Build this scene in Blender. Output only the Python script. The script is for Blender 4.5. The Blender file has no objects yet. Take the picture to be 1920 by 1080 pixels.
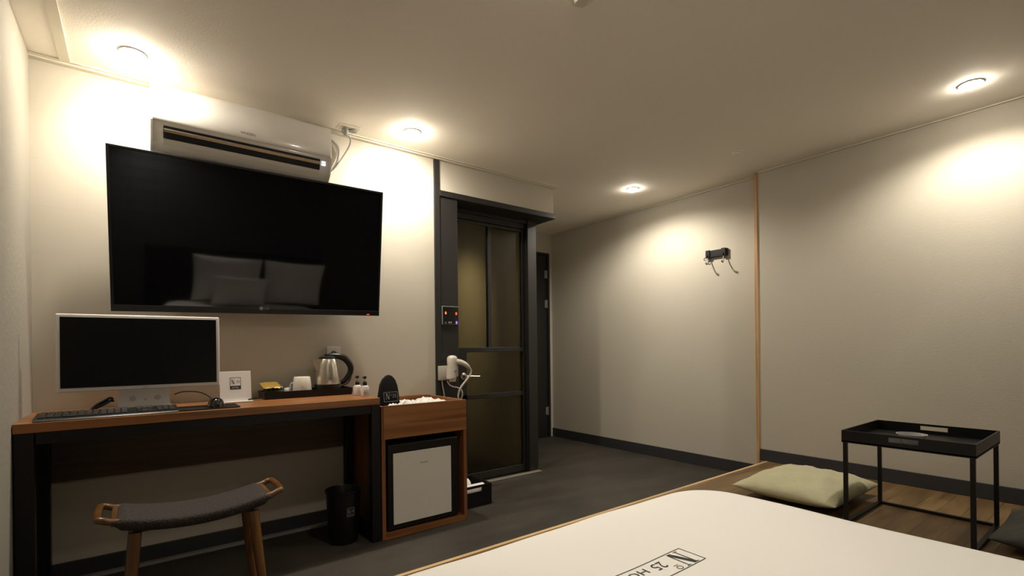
import bpy, bmesh, math, random
from mathutils import Vector, Matrix
random.seed(7)
S = bpy.context.scene
COL = S.collection

# ------------------------------------------------------------ camera
YAW = math.radians(37.4); ROLL = 0.011; CAM_Z = 0.98
F = Vector((math.sin(YAW), math.cos(YAW), 0)); R0 = Vector((math.cos(YAW), -math.sin(YAW), 0)); U0 = Vector((0, 0, 1))
cr = math.sqrt(1 - ROLL * ROLL)
R = R0 * cr - U0 * ROLL; U = U0 * cr + R0 * ROLL
cd = bpy.data.cameras.new('camera'); cam = bpy.data.objects.new('camera', cd); COL.objects.link(cam)
M = Matrix((R, U, -F)).transposed().to_4x4(); M.translation = Vector((0, 0, CAM_Z))
cam.matrix_world = M
cd.sensor_width = 36; cd.lens = 36 * 922 / 1920; cd.shift_y = 112 / 1920; cd.clip_start = 0.02
S.camera = cam

# ------------------------------------------------------------ world, exposure
w = bpy.data.worlds.new('world'); S.world = w; w.use_nodes = True
w.node_tree.nodes['Background'].inputs[0].default_value = (0.02, 0.018, 0.015, 1)
w.node_tree.nodes['Background'].inputs[1].default_value = 0.2
S.view_settings.view_transform = 'Standard'; S.view_settings.look = 'None'
S.view_settings.gamma = 1; S.view_settings.exposure = 0.42
LAMP_COL = (1.0, 0.915, 0.78)
# per kind of downlight: watts, cone in degrees, blend, tilt towards (+x, +y) in degrees
SPOTS = {'wall': (36, 164, .9, 0, 18), 'corner': (28, 152, .9, 16, 20), 'far': (54, 158, .6, 4, 0), 'near': (37, 150, .6, 4, 0), 'bed': (38, 102, 1., 4, 0), 'head': (70, 120, 1., 18, -10)}
LENS_E = {'lamp_lens': 120.0, 'bright_lamp_lens': 340.0}   # strength of the glowing lenses
H = 2.225            # ceiling height
LAMPS = [('corner', 0.0, 2.58), ('wall', 1.27, 2.58), ('far', 3.13, 2.50), ('near', 3.20, 0.53),
         ('bed', 1.00, 1.10), ('head', 0.0, -0.72)]

# ------------------------------------------------------------ materials
MATS = {}
def nt(name):
    m = bpy.data.materials.new(name); m.use_nodes = True
    t = m.node_tree; return m, t, t.nodes['Principled BSDF']
def N(t, k, **kw):
    n = t.nodes.new(k)
    for a, b in kw.items(): setattr(n, a, b)
    return n
def mat(name, col, rough=.5, metal=0., var=.06, vs=8., bump=0., bs=60., spec=.5, coat=0., emit=None, es=0.):
    m, t, p = nt(name)
    tc = N(t, 'ShaderNodeTexCoord'); no = N(t, 'ShaderNodeTexNoise'); no.inputs['Scale'].default_value = vs; no.inputs['Detail'].default_value = 4
    t.links.new(tc.outputs['Object'], no.inputs['Vector'])
    mx = N(t, 'ShaderNodeMix', data_type='RGBA'); mx.inputs[6].default_value = tuple(c * (1 - var) for c in col) + (1,); mx.inputs[7].default_value = tuple(min(1, c * (1 + var)) for c in col) + (1,)
    t.links.new(no.outputs[0], mx.inputs[0]); t.links.new(mx.outputs[2], p.inputs['Base Color'])
    p.inputs['Roughness'].default_value = rough; p.inputs['Metallic'].default_value = metal
    p.inputs['Specular IOR Level'].default_value = spec; p.inputs['Coat Weight'].default_value = coat
    if bump:
        nb = N(t, 'ShaderNodeTexNoise'); nb.inputs['Scale'].default_value = bs; nb.inputs['Detail'].default_value = 3
        t.links.new(tc.outputs['Object'], nb.inputs['Vector'])
        b = N(t, 'ShaderNodeBump'); b.inputs['Strength'].default_value = bump; b.inputs['Distance'].default_value = .01
        t.links.new(nb.outputs[0], b.inputs['Height']); t.links.new(b.outputs[0], p.inputs['Normal'])
    if emit: p.inputs['Emission Color'].default_value = tuple(emit) + (1,); p.inputs['Emission Strength'].default_value = es
    MATS[name] = m; return m
def wood(name, c1, c2, scale=(1, 1, 1), rough=.4, plank=0, coat=0.):
    """grain runs along the axis whose scale is smallest"""
    m, t, p = nt(name)
    tc = N(t, 'ShaderNodeTexCoord'); mp = N(t, 'ShaderNodeMapping'); mp.inputs['Scale'].default_value = scale
    t.links.new(tc.outputs['Object'], mp.inputs[0])
    n1 = N(t, 'ShaderNodeTexNoise'); n1.inputs['Scale'].default_value = 1; n1.inputs['Detail'].default_value = 7; n1.inputs['Distortion'].default_value = .7
    t.links.new(mp.outputs[0], n1.inputs['Vector'])
    cr_ = N(t, 'ShaderNodeValToRGB'); cr_.color_ramp.elements[0].position = .36; cr_.color_ramp.elements[1].position = .64
    cr_.color_ramp.elements[0].color = tuple(c1) + (1,); cr_.color_ramp.elements[1].color = tuple(c2) + (1,)
    t.links.new(n1.outputs[0], cr_.inputs[0])
    out = cr_.outputs[0]
    if plank:
        br = N(t, 'ShaderNodeTexBrick'); br.inputs['Scale'].default_value = 1; br.inputs['Brick Width'].default_value = 1.2; br.inputs['Row Height'].default_value = plank
        br.inputs['Mortar Size'].default_value = .0015; br.inputs['Color1'].default_value = (1, 1, 1, 1); br.inputs['Color2'].default_value = (.78, .78, .78, 1); br.inputs['Mortar'].default_value = (.35, .35, .35, 1)
        t.links.new(tc.outputs['Object'], br.inputs['Vector'])
        mx = N(t, 'ShaderNodeMix', data_type='RGBA', blend_type='MULTIPLY'); mx.inputs[0].default_value = 1
        t.links.new(out, mx.inputs[6]); t.links.new(br.outputs[0], mx.inputs[7]); out = mx.outputs[2]
    t.links.new(out, p.inputs['Base Color']); p.inputs['Roughness'].default_value = rough; p.inputs['Coat Weight'].default_value = coat
    MATS[name] = m; return m

WALLC = (.50, .462, .385)
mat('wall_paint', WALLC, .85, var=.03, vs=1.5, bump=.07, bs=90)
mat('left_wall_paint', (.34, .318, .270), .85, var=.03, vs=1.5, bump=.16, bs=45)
mat('sill_stone', (.20, .18, .14), .5)
mat('aged_white', (.52, .48, .42), .35)
mat('ceiling_paint', (.84, .79, .71), .8, var=.02, vs=1.2, bump=.08, bs=120)
mat('white_trim', (.62, .58, .48), .5, var=.02)
mat('dark_trim', (.015, .0145, .014), .45)
mat('baseboard_grey', (.030, .030, .032), .5)
mat('frame_paint', (.018, .017, .016), .42, var=.05)
mat('black_metal', (.007, .007, .008), .4, spec=.3)
mat('black_plastic', (.008, .008, .009), .32, spec=.35)
mat('soft_black', (.007, .007, .0075), .8, bump=.15, bs=200, spec=.2)
mat('white_plastic', (.74, .71, .69), .3)
mat('ac_white', (.68, .65, .60), .22, coat=.4)
mat('grey_plastic', (.22, .21, .20), .4)
mat('chrome', (.75, .73, .7), .15, 1.)
mat('steel', (.66, .61, .53), .30, 1., var=.08, vs=30)
mat('dark_steel', (.22, .19, .16), .35, 1.)
mat('screen_black', (.0025, .0025, .003), .04, spec=1.)
mat('monitor_screen', (.004, .004, .004), .3, spec=.25)
mat('white_cloth', (.78, .76, .725), .9, var=.015, vs=3, bump=.12, bs=14)
mat('pillow_cloth', (.74, .71, .70), .9, var=.03, vs=3, bump=.15, bs=18)
mat('ink', (.02, .018, .016), .8)
mat('pale_ink', (.30, .29, .27), .6)
mat('sage_cloth', (.42, .40, .26), .9, var=.05, vs=6, bump=.3, bs=40)
mat('olive_cloth', (.040, .040, .030), .9, var=.1, vs=6, bump=.3, bs=40)
mat('porcelain', (.66, .62, .54), .3)
mat('plastic_bag', (.72, .70, .68), .2, bump=.5, bs=30)
mat('gold_foil', (.40, .25, .05), .35, .4, bump=.5, bs=40)
mat('green_foil', (.035, .05, .035), .35, .2, bump=.5, bs=40)
mat('fridge_white', (.72, .69, .63), .25, var=.03, vs=4)
mat('red_lamp', (.5, .02, .02), .4, emit=(1, .12, .03), es=.8)
mat('orange_lamp', (.5, .1, .02), .4, emit=(1, .35, .1), es=.5)
mat('blue_lamp', (.1, .05, .4), .4, emit=(.25, .12, 1), es=1.3)
mat('white_lamp', (.5, .5, .5), .4, emit=(.85, .8, 1), es=.9)
mat('tile', (.34, .31, .20), .6, var=.1, vs=3)
mat('brown_fabric_base', (.02, .016, .012), .8)
wood('walnut', (.15, .055, .015), (.33, .14, .045), (1.2, 26, 26), .38)
wood('walnut_side', (.17, .06, .02), (.28, .11, .035), (30, 30, 1.4), .42)
wood('panel_wood', (.072, .045, .022), (.115, .073, .038), (2, 30, 30), .6)
wood('deck_wood', (.125, .072, .028), (.22, .135, .056), (2, 16, 16), .38, plank=.09)
wood('deck_edge', (.50, .33, .15), (.62, .43, .21), (2, 30, 30), .45)
wood('pine_strip', (.36, .20, .08), (.58, .36, .17), (40, 40, 2.2), .5)
wood('stool_wood', (.095, .040, .010), (.16, .070, .018), (20, 20, 3), .32, coat=.3)

for k_, v_ in LENS_E.items():
    m, t, p = nt(k_)
    p.inputs['Base Color'].default_value = (.9, .9, .85, 1)
    p.inputs['Emission Color'].default_value = (1, .9, .74, 1); p.inputs['Emission Strength'].default_value = v_
    MATS[k_] = m

def floor_mat():
    m, t, p = nt('floor_vinyl')
    tc = N(t, 'ShaderNodeTexCoord')
    a = N(t, 'ShaderNodeTexNoise'); a.inputs['Scale'].default_value = 1.6; a.inputs['Detail'].default_value = 8; a.inputs['Roughness'].default_value = .62
    mp = N(t, 'ShaderNodeMapping'); mp.inputs['Scale'].default_value = (1, 2.4, 1); t.links.new(tc.outputs['Object'], mp.inputs[0])
    t.links.new(mp.outputs[0], a.inputs['Vector'])
    r = N(t, 'ShaderNodeValToRGB'); r.color_ramp.elements[0].position = .38; r.color_ramp.elements[1].position = .64
    r.color_ramp.elements[0].color = (.027, .0235, .0185, 1); r.color_ramp.elements[1].color = (.052, .044, .035, 1)
    t.links.new(a.outputs[0], r.inputs[0]); t.links.new(r.outputs[0], p.inputs['Base Color'])
    p.inputs['Roughness'].default_value = .55; p.inputs['Specular IOR Level'].default_value = .35
    MATS['floor_vinyl'] = m
floor_mat()

def brick_mat(name, c1, c2, cm, bw, rh, ms, rot, rough=.8, bump=.4):
    m, t, p = nt(name)
    tc = N(t, 'ShaderNodeTexCoord'); mp = N(t, 'ShaderNodeMapping'); mp.inputs['Rotation'].default_value = rot
    t.links.new(tc.outputs['Object'], mp.inputs[0])
    br = N(t, 'ShaderNodeTexBrick'); br.inputs['Scale'].default_value = 1; br.inputs['Brick Width'].default_value = bw; br.inputs['Row Height'].default_value = rh
    br.inputs['Mortar Size'].default_value = ms; br.inputs['Color1'].default_value = c1 + (1,); br.inputs['Color2'].default_value = c2 + (1,); br.inputs['Mortar'].default_value = cm + (1,)
    t.links.new(mp.outputs[0], br.inputs['Vector']); t.links.new(br.outputs[0], p.inputs['Base Color'])
    nb = N(t, 'ShaderNodeTexNoise'); nb.inputs['Scale'].default_value = 80; t.links.new(tc.outputs['Object'], nb.inputs['Vector'])
    mx = N(t, 'ShaderNodeMath', operation='MULTIPLY_ADD'); mx.inputs[1].default_value = -1.; t.links.new(br.outputs[1], mx.inputs[0]); t.links.new(nb.outputs[0], mx.inputs[2])
    b = N(t, 'ShaderNodeBump'); b.inputs['Strength'].default_value = bump; b.inputs['Distance'].default_value = .006
    t.links.new(mx.outputs[0], b.inputs['Height']); t.links.new(b.outputs[0], p.inputs['Normal'])
    p.inputs['Roughness'].default_value = rough; MATS[name] = m
brick_mat('charcoal_brick', (.034, .036, .042), (.04, .042, .048), (.014, .014, .016), .42, .11, .006, (math.pi / 2, 0, 0))
brick_mat('block_wall', WALLC, tuple(c * .985 for c in WALLC), tuple(c * .965 for c in WALLC), .40, .20, .0025, (math.pi / 2, 0, 0), .85, .03)

def glass_mat():
    m, t, p = nt('frosted_glass')
    p.inputs['Base Color'].default_value = (.60, .55, .40, 1); p.inputs['Roughness'].default_value = .30
    p.inputs['Transmission Weight'].default_value = 1.; p.inputs['IOR'].default_value = 1.3
    tc = N(t, 'ShaderNodeTexCoord'); nb = N(t, 'ShaderNodeTexNoise'); nb.inputs['Scale'].default_value = 60; t.links.new(tc.outputs['Object'], nb.inputs['Vector'])
    b = N(t, 'ShaderNodeBump'); b.inputs['Strength'].default_value = .1; b.inputs['Distance'].default_value = .003
    t.links.new(nb.outputs[0], b.inputs['Height']); t.links.new(b.outputs[0], p.inputs['Normal'])
    MATS['frosted_glass'] = m
    m, t, p = nt('clear_glass')
    p.inputs['Base Color'].default_value = (.55, .52, .52, 1); p.inputs['Roughness'].default_value = .08
    p.inputs['Transmission Weight'].default_value = .45; p.inputs['IOR'].default_value = 1.5
    MATS['clear_glass'] = m
glass_mat()

def weave_mat():
    m, t, p = nt('seat_weave')
    tc = N(t, 'ShaderNodeTexCoord'); v = N(t, 'ShaderNodeTexVoronoi'); v.inputs['Scale'].default_value = 170
    t.links.new(tc.outputs['Object'], v.inputs['Vector'])
    r = N(t, 'ShaderNodeValToRGB'); r.color_ramp.elements[0].color = (.052, .040, .034, 1); r.color_ramp.elements[1].color = (.018, .014, .012, 1)
    r.color_ramp.elements[1].position = .7
    t.links.new(v.outputs[0], r.inputs[0]); t.links.new(r.outputs[0], p.inputs['Base Color'])
    b = N(t, 'ShaderNodeBump'); b.inputs['Strength'].default_value = .7; b.inputs['Distance'].default_value = .004; b.invert = True
    t.links.new(v.outputs[0], b.inputs['Height']); t.links.new(b.outputs[0], p.inputs['Normal'])
    p.inputs['Roughness'].default_value = .85; MATS['seat_weave'] = m
weave_mat()

# ------------------------------------------------------------ mesh helpers
class B:
    def __init__(s): s.bm = bmesh.new()
    def box(s, x0, x1, y0, y1, z0, z1, bev=0., seg=2, mtx=None):
        r = bmesh.ops.create_cube(s.bm, size=1); vs = r['verts']
        for v in vs: v.co = Vector(((x0 + x1) / 2 + v.co.x * (x1 - x0), (y0 + y1) / 2 + v.co.y * (y1 - y0), (z0 + z1) / 2 + v.co.z * (z1 - z0)))
        if bev:
            es = list({e for v in vs for e in v.link_edges})
            q = bmesh.ops.bevel(s.bm, geom=es, offset=bev, segments=seg, profile=.5, affect='EDGES')
            vs = list({v for f in q['faces'] for v in f.verts} | {v for v in vs if v.is_valid})
        if mtx:
            for v in vs: v.co = mtx @ v.co
        return s
    def prism(s, pts, axis, a, b):
        """pts 2D in the plane normal to axis ('x': (y,z), 'y': (x,z), 'z': (x,y))"""
        def P(p, t): return {'x': (t, p[0], p[1]), 'y': (p[0], t, p[1]), 'z': (p[0], p[1], t)}[axis]
        A = [s.bm.verts.new(P(p, a)) for p in pts]; C = [s.bm.verts.new(P(p, b)) for p in pts]
        n = len(pts)
        s.bm.faces.new(A); s.bm.faces.new(C[::-1])
        for i in range(n): s.bm.faces.new((A[i], C[i], C[(i + 1) % n], A[(i + 1) % n]))
        return s
    def lathe(s, prof, c=(0, 0, 0), n=32, axis=None):
        """prof: (r, z) list"""
        c = Vector(c); q = Vector((0, 0, 1)).rotation_difference(Vector(axis)).to_matrix() if axis else Matrix.Identity(3)
        rings = []
        for r, z in prof:
            if r < 1e-6: rings.append([s.bm.verts.new(c + q @ Vector((0, 0, z)))])
            else: rings.append([s.bm.verts.new(c + q @ Vector((r * math.cos(2 * math.pi * i / n), r * math.sin(2 * math.pi * i / n), z))) for i in range(n)])
        for a, b in zip(rings, rings[1:]):
            for i in range(n):
                j = (i + 1) % n
                if len(a) == 1 and len(b) == 1: continue
                if len(a) == 1: s.bm.faces.new((a[0], b[i], b[j]))
                elif len(b) == 1: s.bm.faces.new((a[i], a[j], b[0]))
                else: s.bm.faces.new((a[i], a[j], b[j], b[i]))
        return s
    def tube(s, pts, r, n=10, smooth=4, closed=False):
        pts = [Vector(p) for p in pts]; rr = r if isinstance(r, (list, tuple)) else [r] * len(pts)
        P = []; RR = []
        m = len(pts)
        if smooth > 1:
            rng = range(m if closed else m - 1)
            for i in rng:
                g = (lambda k: pts[k % m]) if closed else (lambda k: pts[max(0, min(m - 1, k))])
                p0, p1, p2, p3 = g(i - 1), g(i), g(i + 1), g(i + 2)
                for k in range(smooth):
                    t = k / smooth
                    P.append(.5 * ((2 * p1) + (p2 - p0) * t + (2 * p0 - 5 * p1 + 4 * p2 - p3) * t * t + (3 * p1 - p0 - 3 * p2 + p3) * t ** 3))
                    RR.append(rr[i] * (1 - t) + rr[(i + 1) % m] * t)
            if not closed: P.append(pts[-1]); RR.append(rr[-1])
        else: P, RR = pts, list(rr)
        L = len(P); rings = []; nrm = None
        for i, p in enumerate(P):
            t = (P[(i + 1) % L] - P[i - 1]) if closed else (P[min(L - 1, i + 1)] - P[max(0, i - 1)])
            t.normalize()
            if nrm is None: nrm = t.orthogonal().normalized()
            nrm = (nrm - t * nrm.dot(t)); nrm = nrm.normalized() if nrm.length > 1e-6 else t.orthogonal().normalized()
            b = t.cross(nrm)
            rings.append([s.bm.verts.new(p + (nrm * math.cos(2 * math.pi * k / n) + b * math.sin(2 * math.pi * k / n)) * RR[i]) for k in range(n)])
        for i in range(L if closed else L - 1):
            a, b = rings[i], rings[(i + 1) % L]
            for k in range(n): s.bm.faces.new((a[k], a[(k + 1) % n], b[(k + 1) % n], b[k]))
        if not closed: s.bm.faces.new(rings[0][::-1]); s.bm.faces.new(rings[-1])
        return s
    def rings(s, loops, cap0=True, cap1=True):
        V = [[s.bm.verts.new(p) for p in l] for l in loops]; n = len(loops[0])
        for a, b in zip(V, V[1:]):
            for k in range(n): s.bm.faces.new((a[k], a[(k + 1) % n], b[(k + 1) % n], b[k]))
        if cap0: s.bm.faces.new(V[0][::-1])
        if cap1: s.bm.faces.new(V[-1])
        return s
    def xf(s, mtx):
        bmesh.ops.transform(s.bm, matrix=mtx, verts=s.bm.verts); return s

OFF = {}
def thing(name, label, cat, loc=(0, 0, 0), group=None, rot=None):
    o = bpy.data.objects.new(name, None); COL.objects.link(o); o.location = loc; o.empty_display_size = .05
    o['label'] = label; o['category'] = cat
    if group: o['group'] = group
    if rot: o.rotation_euler = rot
    OFF[o.name] = Vector(loc) if not rot else Vector((0, 0, 0))
    return o
def mk(name, b, m, parent=None, smooth=False, label=None, auto=True):
    """b in world coordinates (or in the thing's own when that thing is rotated)"""
    bmesh.ops.recalc_face_normals(b.bm, faces=b.bm.faces)
    me = bpy.data.meshes.new(name)
    off = OFF[parent.name] if parent else None
    if parent is None:
        # origin at the centre of the base
        xs = [v.co for v in b.bm.verts]
        off = Vector(((min(v.x for v in xs) + max(v.x for v in xs)) / 2, (min(v.y for v in xs) + max(v.y for v in xs)) / 2, min(v.z for v in xs)))
    bmesh.ops.translate(b.bm, vec=-off, verts=b.bm.verts)
    b.bm.to_mesh(me); b.bm.free()
    o = bpy.data.objects.new(name, me); COL.objects.link(o); me.materials.append(MATS[m])
    if smooth:
        for p in me.polygons: p.use_smooth = True
        if auto: me.set_sharp_from_angle(angle=math.radians(40))
    if parent: o.parent = parent
    else: o.location = off
    OFF[o.name] = off
    if label: o['label'] = label
    return o
def tag(o, label, cat, group=None):
    o['label'] = label; o['category'] = cat
    if group: o['group'] = group
    return o
def struct(name, b, m, parent=None, label=None, cat=None):
    o = mk(name, b, m, parent)
    if parent is None:
        o['kind'] = 'structure'
        if label: o['label'] = label
        if cat: o['category'] = cat
    return o
def text_polys(txt, size):
    """outline of a text as a bmesh-ready (verts, faces), lying in xy"""
    cu = bpy.data.curves.new('t', 'FONT'); cu.body = txt; cu.size = size; cu.align_x = 'CENTER'; cu.align_y = 'CENTER'; cu.resolution_u = 2
    ob = bpy.data.objects.new('t', cu); COL.objects.link(ob)
    dg = bpy.context.evaluated_depsgraph_get(); me = bpy.data.meshes.new_from_object(ob.evaluated_get(dg))
    vs = [v.co.copy() for v in me.vertices]; fs = [tuple(p.vertices) for p in me.polygons]
    bpy.data.objects.remove(ob); bpy.data.curves.remove(cu); bpy.data.meshes.remove(me)
    return vs, fs
def put_text(b, txt, size, o, r, u, sx=1., lift=0.):
    vs, fs = text_polys(txt, size); o, r, u = Vector(o), Vector(r), Vector(u); n = r.cross(u)
    V = [b.bm.verts.new(o + r * v.x * sx + u * v.y + n * lift) for v in vs]
    for f in fs:
        try: b.bm.faces.new([V[i] for i in f])
        except ValueError: pass
def put_poly(b, pts, o, r, u):
    o, r, u = Vector(o), Vector(r), Vector(u)
    b.bm.faces.new([b.bm.verts.new(o + r * x + u * y) for x, y in pts])
def frame_lines(b, x0, x1, y0, y1, t, o, r, u):
    for q in ((x0, x1, y0, y0 + t), (x0, x1, y1 - t, y1), (x0, x0 + t, y0, y1), (x1 - t, x1, y0, y1)):
        put_poly(b, [(q[0], q[2]), (q[1], q[2]), (q[1], q[3]), (q[0], q[3])], o, r, u)
def serif_N(b, cx, cy, w, h, o, r, u, thin=.09, thick=.24):
    x0, x1, y0, y1 = cx - w / 2, cx + w / 2, cy - h / 2, cy + h / 2; t = w * thin; k = w * thick; s = w * .12; st = h * .035
    put_poly(b, [(x0 + s, y0), (x0 + s + t, y0), (x0 + s + t, y1), (x0 + s, y1)], o, r, u)
    put_poly(b, [(x1 - s - t, y0), (x1 - s, y0), (x1 - s, y1), (x1 - s - t, y1)], o, r, u)
    put_poly(b, [(x0 + s * .6, y1), (x1 - s - k, y0), (x1 - s, y0), (x0 + s * .6 + k, y1)], o, r, u)
    for a, c, y in ((x0, x0 + 2 * s + t, y0), (x0 - s * .3, x0 + s + k, y1 - st), (x1 - 2 * s - t, x1, y1 - st)):
        put_poly(b, [(a, y), (c, y), (c, y + st), (a, y + st)], o, r, u)
def ring_o(b, cx, cy, rx, ry, t, o, r, u, n=16):
    o, r, u = Vector(o), Vector(r), Vector(u)
    A = [b.bm.verts.new(o + r * (cx + rx * math.cos(2 * math.pi * i / n)) + u * (cy + ry * math.sin(2 * math.pi * i / n))) for i in range(n)]
    C = [b.bm.verts.new(o + r * (cx + (rx - t) * math.cos(2 * math.pi * i / n)) + u * (cy + (ry - t) * math.sin(2 * math.pi * i / n))) for i in range(n)]
    for i in range(n): b.bm.faces.new((A[i], A[(i + 1) % n], C[(i + 1) % n], C[i]))
def square_logo(parent, o, r, u, w, h, m, name='printed_mark', bar=True):
    """the framed N o 25 mark, HOTEL under it; o is its centre, a hair above the surface"""
    b = B()
    frame_lines(b, -w / 2, w / 2, -h / 2, h / 2, w * .035, o, r, u)
    serif_N(b, -w * .22, h * .12, w * .34, h * .46, o, r, u)
    ring_o(b, w * .04, h * .22, w * .05, w * .05, w * .02, o, r, u)
    put_text(b, '25', h * .36, Vector(o) + Vector(r) * w * .27 + Vector(u) * h * .08, r, u)
    put_text(b, 'HOTEL', h * .17, Vector(o) - Vector(u) * h * .32, r, u, 1.5)
    return mk(name, b, m, parent)
def rrect(x0, x1, y0, y1, r, z, ns=8, nc=6):
    """rounded rectangle loop"""
    r = max(r, .0005); pts = []
    C = [(x1 - r, y0 + r, -90), (x1 - r, y1 - r, 0), (x0 + r, y1 - r, 90), (x0 + r, y0 + r, 180)]
    for i, (cx, cy, a0) in enumerate(C):
        for k in range(nc + 1):
            a = math.radians(a0 + 90 * k / nc); pts.append(Vector((cx + r * math.cos(a), cy + r * math.sin(a), z)))
        nx, ny, na = C[(i + 1) % 4]; a = math.radians(na); e = Vector((nx + r * math.cos(a), ny + r * math.sin(a), z)); s0 = pts[-1].copy()
        for k in range(1, ns): pts.append(s0.lerp(e, k / ns))
    return pts
def hsh(x, y):
    return (math.sin(x * 7.1 + y * 3.3) + math.sin(x * 3.7 - y * 8.9 + 1.3) + .6 * math.sin(x * 17 + y * 13)) / 2.6
def cushion_bm(x0, x1, y0, y1, z0, t, n=22, pinch=.07, wr=.006, seed=0., tilt=None, flat=.55):
    b = B(); G = {}
    cx, cy, wx, wy = (x0 + x1) / 2, (y0 + y1) / 2, (x1 - x0) / 2, (y1 - y0) / 2
    for sgn in (1, -1):
        for i in range(n + 1):
            for j in range(n + 1):
                if sgn == -1 and (i in (0, n) or j in (0, n)): G[(sgn, i, j)] = G[(1, i, j)]; continue
                u = math.sin((i / n - .5) * math.pi); v = math.sin((j / n - .5) * math.pi)
                X = u * (1 - pinch * (1 - v * v) * u * u); Y = v * (1 - pinch * (1 - u * u) * v * v)
                th = ((1 - abs(u) ** 2.6) * (1 - abs(v) ** 2.6)) ** .5 if abs(u) < 1 and abs(v) < 1 else 0
                k = th * (1 + .0) ; h_ = (t * (1 - .45) if sgn == 1 else -t * .45) * k
                wv = wr * hsh(X * 1.3 + seed, Y * 1.7 + seed * 2) * th * (1 if sgn > 0 else .2)
                G[(sgn, i, j)] = b.bm.verts.new((cx + X * wx, cy + Y * wy, z0 + t * .45 + h_ + wv))
        for i in range(n):
            for j in range(n):
                q = [G[(sgn, i, j)], G[(sgn, i + 1, j)], G[(sgn, i + 1, j + 1)], G[(sgn, i, j + 1)]]
                b.bm.faces.new(q if sgn > 0 else q[::-1])
    return b
PI = math.pi

# ------------------------------------------------------------ room shell
XL, XR, XR2, YW, YF, YB = -0.345, 3.66, 3.58, 2.85, 4.05, -1.06
YD = 3.02            # plane of the bathroom door
DZ = 0.15            # top of the raised wooden deck
YDK = 1.70           # front edge of the deck
struct('floor', B().box(XL - .1, XR + .1, YB - .1, YF + .1, -.1, 0), 'floor_vinyl')
struct('ceiling', B().box(XL - .1, XR + .1, YB - .1, YF + .1, H, H + .1), 'ceiling_paint')
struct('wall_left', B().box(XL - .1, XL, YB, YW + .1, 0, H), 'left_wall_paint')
struct('wall_front', B().box(XL, 1.549, YW, YW + .12, 0, H), 'block_wall')
struct('wall_right', B().box(XR, XR + .1, 1.74, YF, 0, H), 'wall_paint')
struct('wall_right_near', B().box(XR2, XR + .1, YB, 1.74, 0, H), 'wall_paint')
struct('wall_back', B().box(XL, XR, YB - .1, YB, 0, H), 'charcoal_brick')
struct('wall_far', B().box(2.44, 2.72, YF, YF + .1, 0, H).box(3.615, XR, YF, YF + .1, 0, H).box(2.72, 3.615, YF, YF + .1, 2.01, H), 'wall_paint')
struct('wall_bathroom_side', B().box(2.45, 2.54, YD + .06, YF, 0, H), 'wall_paint')
struct('wall_bathroom_header', B().box(1.588, 2.60, YW, YD + .06, 2.02, H), 'wall_paint')
# little room behind the frosted door
struct('wall_bathroom_back', B().box(1.45, 2.45, 4.05, 4.12, 0, H).box(1.38, 1.45, YW + .12, 4.12, 0, H), 'tile')
# trims
struct('trim_1', B().box(1.549, 1.588, YW - .012, YW + .06, 0, H, .003), 'frame_paint')                   # dark edge strip where the wall ends
struct('trim_2', B().box(XR2 - .008, XR, 1.740, 1.764, DZ, H - .002, .003).box(XR2 - .008, XR, 1.740, 1.764, 0, DZ, .002), 'pine_strip')
b = B().box(XL, 2.61, YW - .028, YW, H - .012, H).box(XL, 2.61, YW - .046, YW - .028, H - .006, H)
struct('trim_3', b, 'white_trim')                                                                        # ceiling moulding on the TV wall
struct('trim_4', B().box(-.248, -.212, YB, YW - .047, H - .007, H), 'white_trim')                         # flat ceiling strip
struct('trim_5', B().box(XR - .012, XR, 1.775, YF, H - .008, H).box(XR2 - .012, XR2, YB, 1.735, H - .008, H), 'white_trim')
# baseboards
struct('baseboard_front', B().box(XL, 1.549, YW - .012, YW, 0, .08, .002), 'baseboard_grey')
struct('baseboard_right', B().box(XR - .012, XR, 1.775, YF, 0, .092, .002), 'baseboard_grey')
struct('baseboard_right_near', B().box(XR2 - .012, XR2, YB, 1.735, DZ, DZ + .082, .002), 'baseboard_grey')
# bathroom front: column, ledge, jamb, track
struct('trim_6', B().box(1.588, 1.728, YW, YD + .04, 0, 1.985, .003), 'frame_paint')
struct('trim_7', B().box(1.588, 2.614, YW - .012, YD + .06, 1.981, 2.02, .003), 'frame_paint')
struct('trim_8', B().box(2.452, 2.54, YD - .03, YD + .06, 0, 1.981, .003), 'frame_paint')
struct('trim_9', B().box(1.728, 2.452, YD, YD + .06, 1.915, 1.981, .003).box(1.728, 2.452, YD - .02, YD + .06, 1.955, 1.981, .002), 'dark_trim')
struct('trim_10', B().box(1.728, 2.54, YD - .075, YD - .03, 0, .008, .003), 'sill_stone')             # pale threshold
struct('trim_11', B().box(XL, .93, YW - .05, YW - .013, 0, .014, .004), 'grey_plastic')               # cable raceway on the floor

# bathroom door with frosted panes
d = bpy.data.objects.new('door_1', None); COL.objects.link(d); d.location = (2.09, YD + .03, 0); d['kind'] = 'structure'; OFF['door_1'] = Vector(d.location)
Y0, Y1 = YD + .012, YD + .046
b = B().box(1.735, 1.80, Y0, Y1, .008, 1.913, .002).box(2.425, 2.450, Y0, Y1, .008, 1.913, .002)
b.box(1.80, 2.425, Y0, Y1, .008, .062, .002).box(1.80, 2.425, Y0, Y1, 1.89, 1.913, .002)
b.box(1.80, 2.425, Y0, Y1, .950, .985, .002).box(1.80, 2.425, Y0, Y1, .605, .640, .002).box(2.100, 2.128, Y0, Y1, .985, 1.89, .002)
b.box(1.80, 1.905, Y0, Y1, .062, .950, .002)
mk('door_frame', b, 'frame_paint', d)
for x0, x1, z0, z1 in ((1.80, 2.10, .985, 1.89), (2.128, 2.425, .985, 1.89), (1.905, 2.425, .64, .95), (1.905, 2.425, .062, .605)):
    mk('door_pane', B().box(x0, x1, YD + .026, YD + .032, z0, z1), 'frosted_glass', d)
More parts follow.
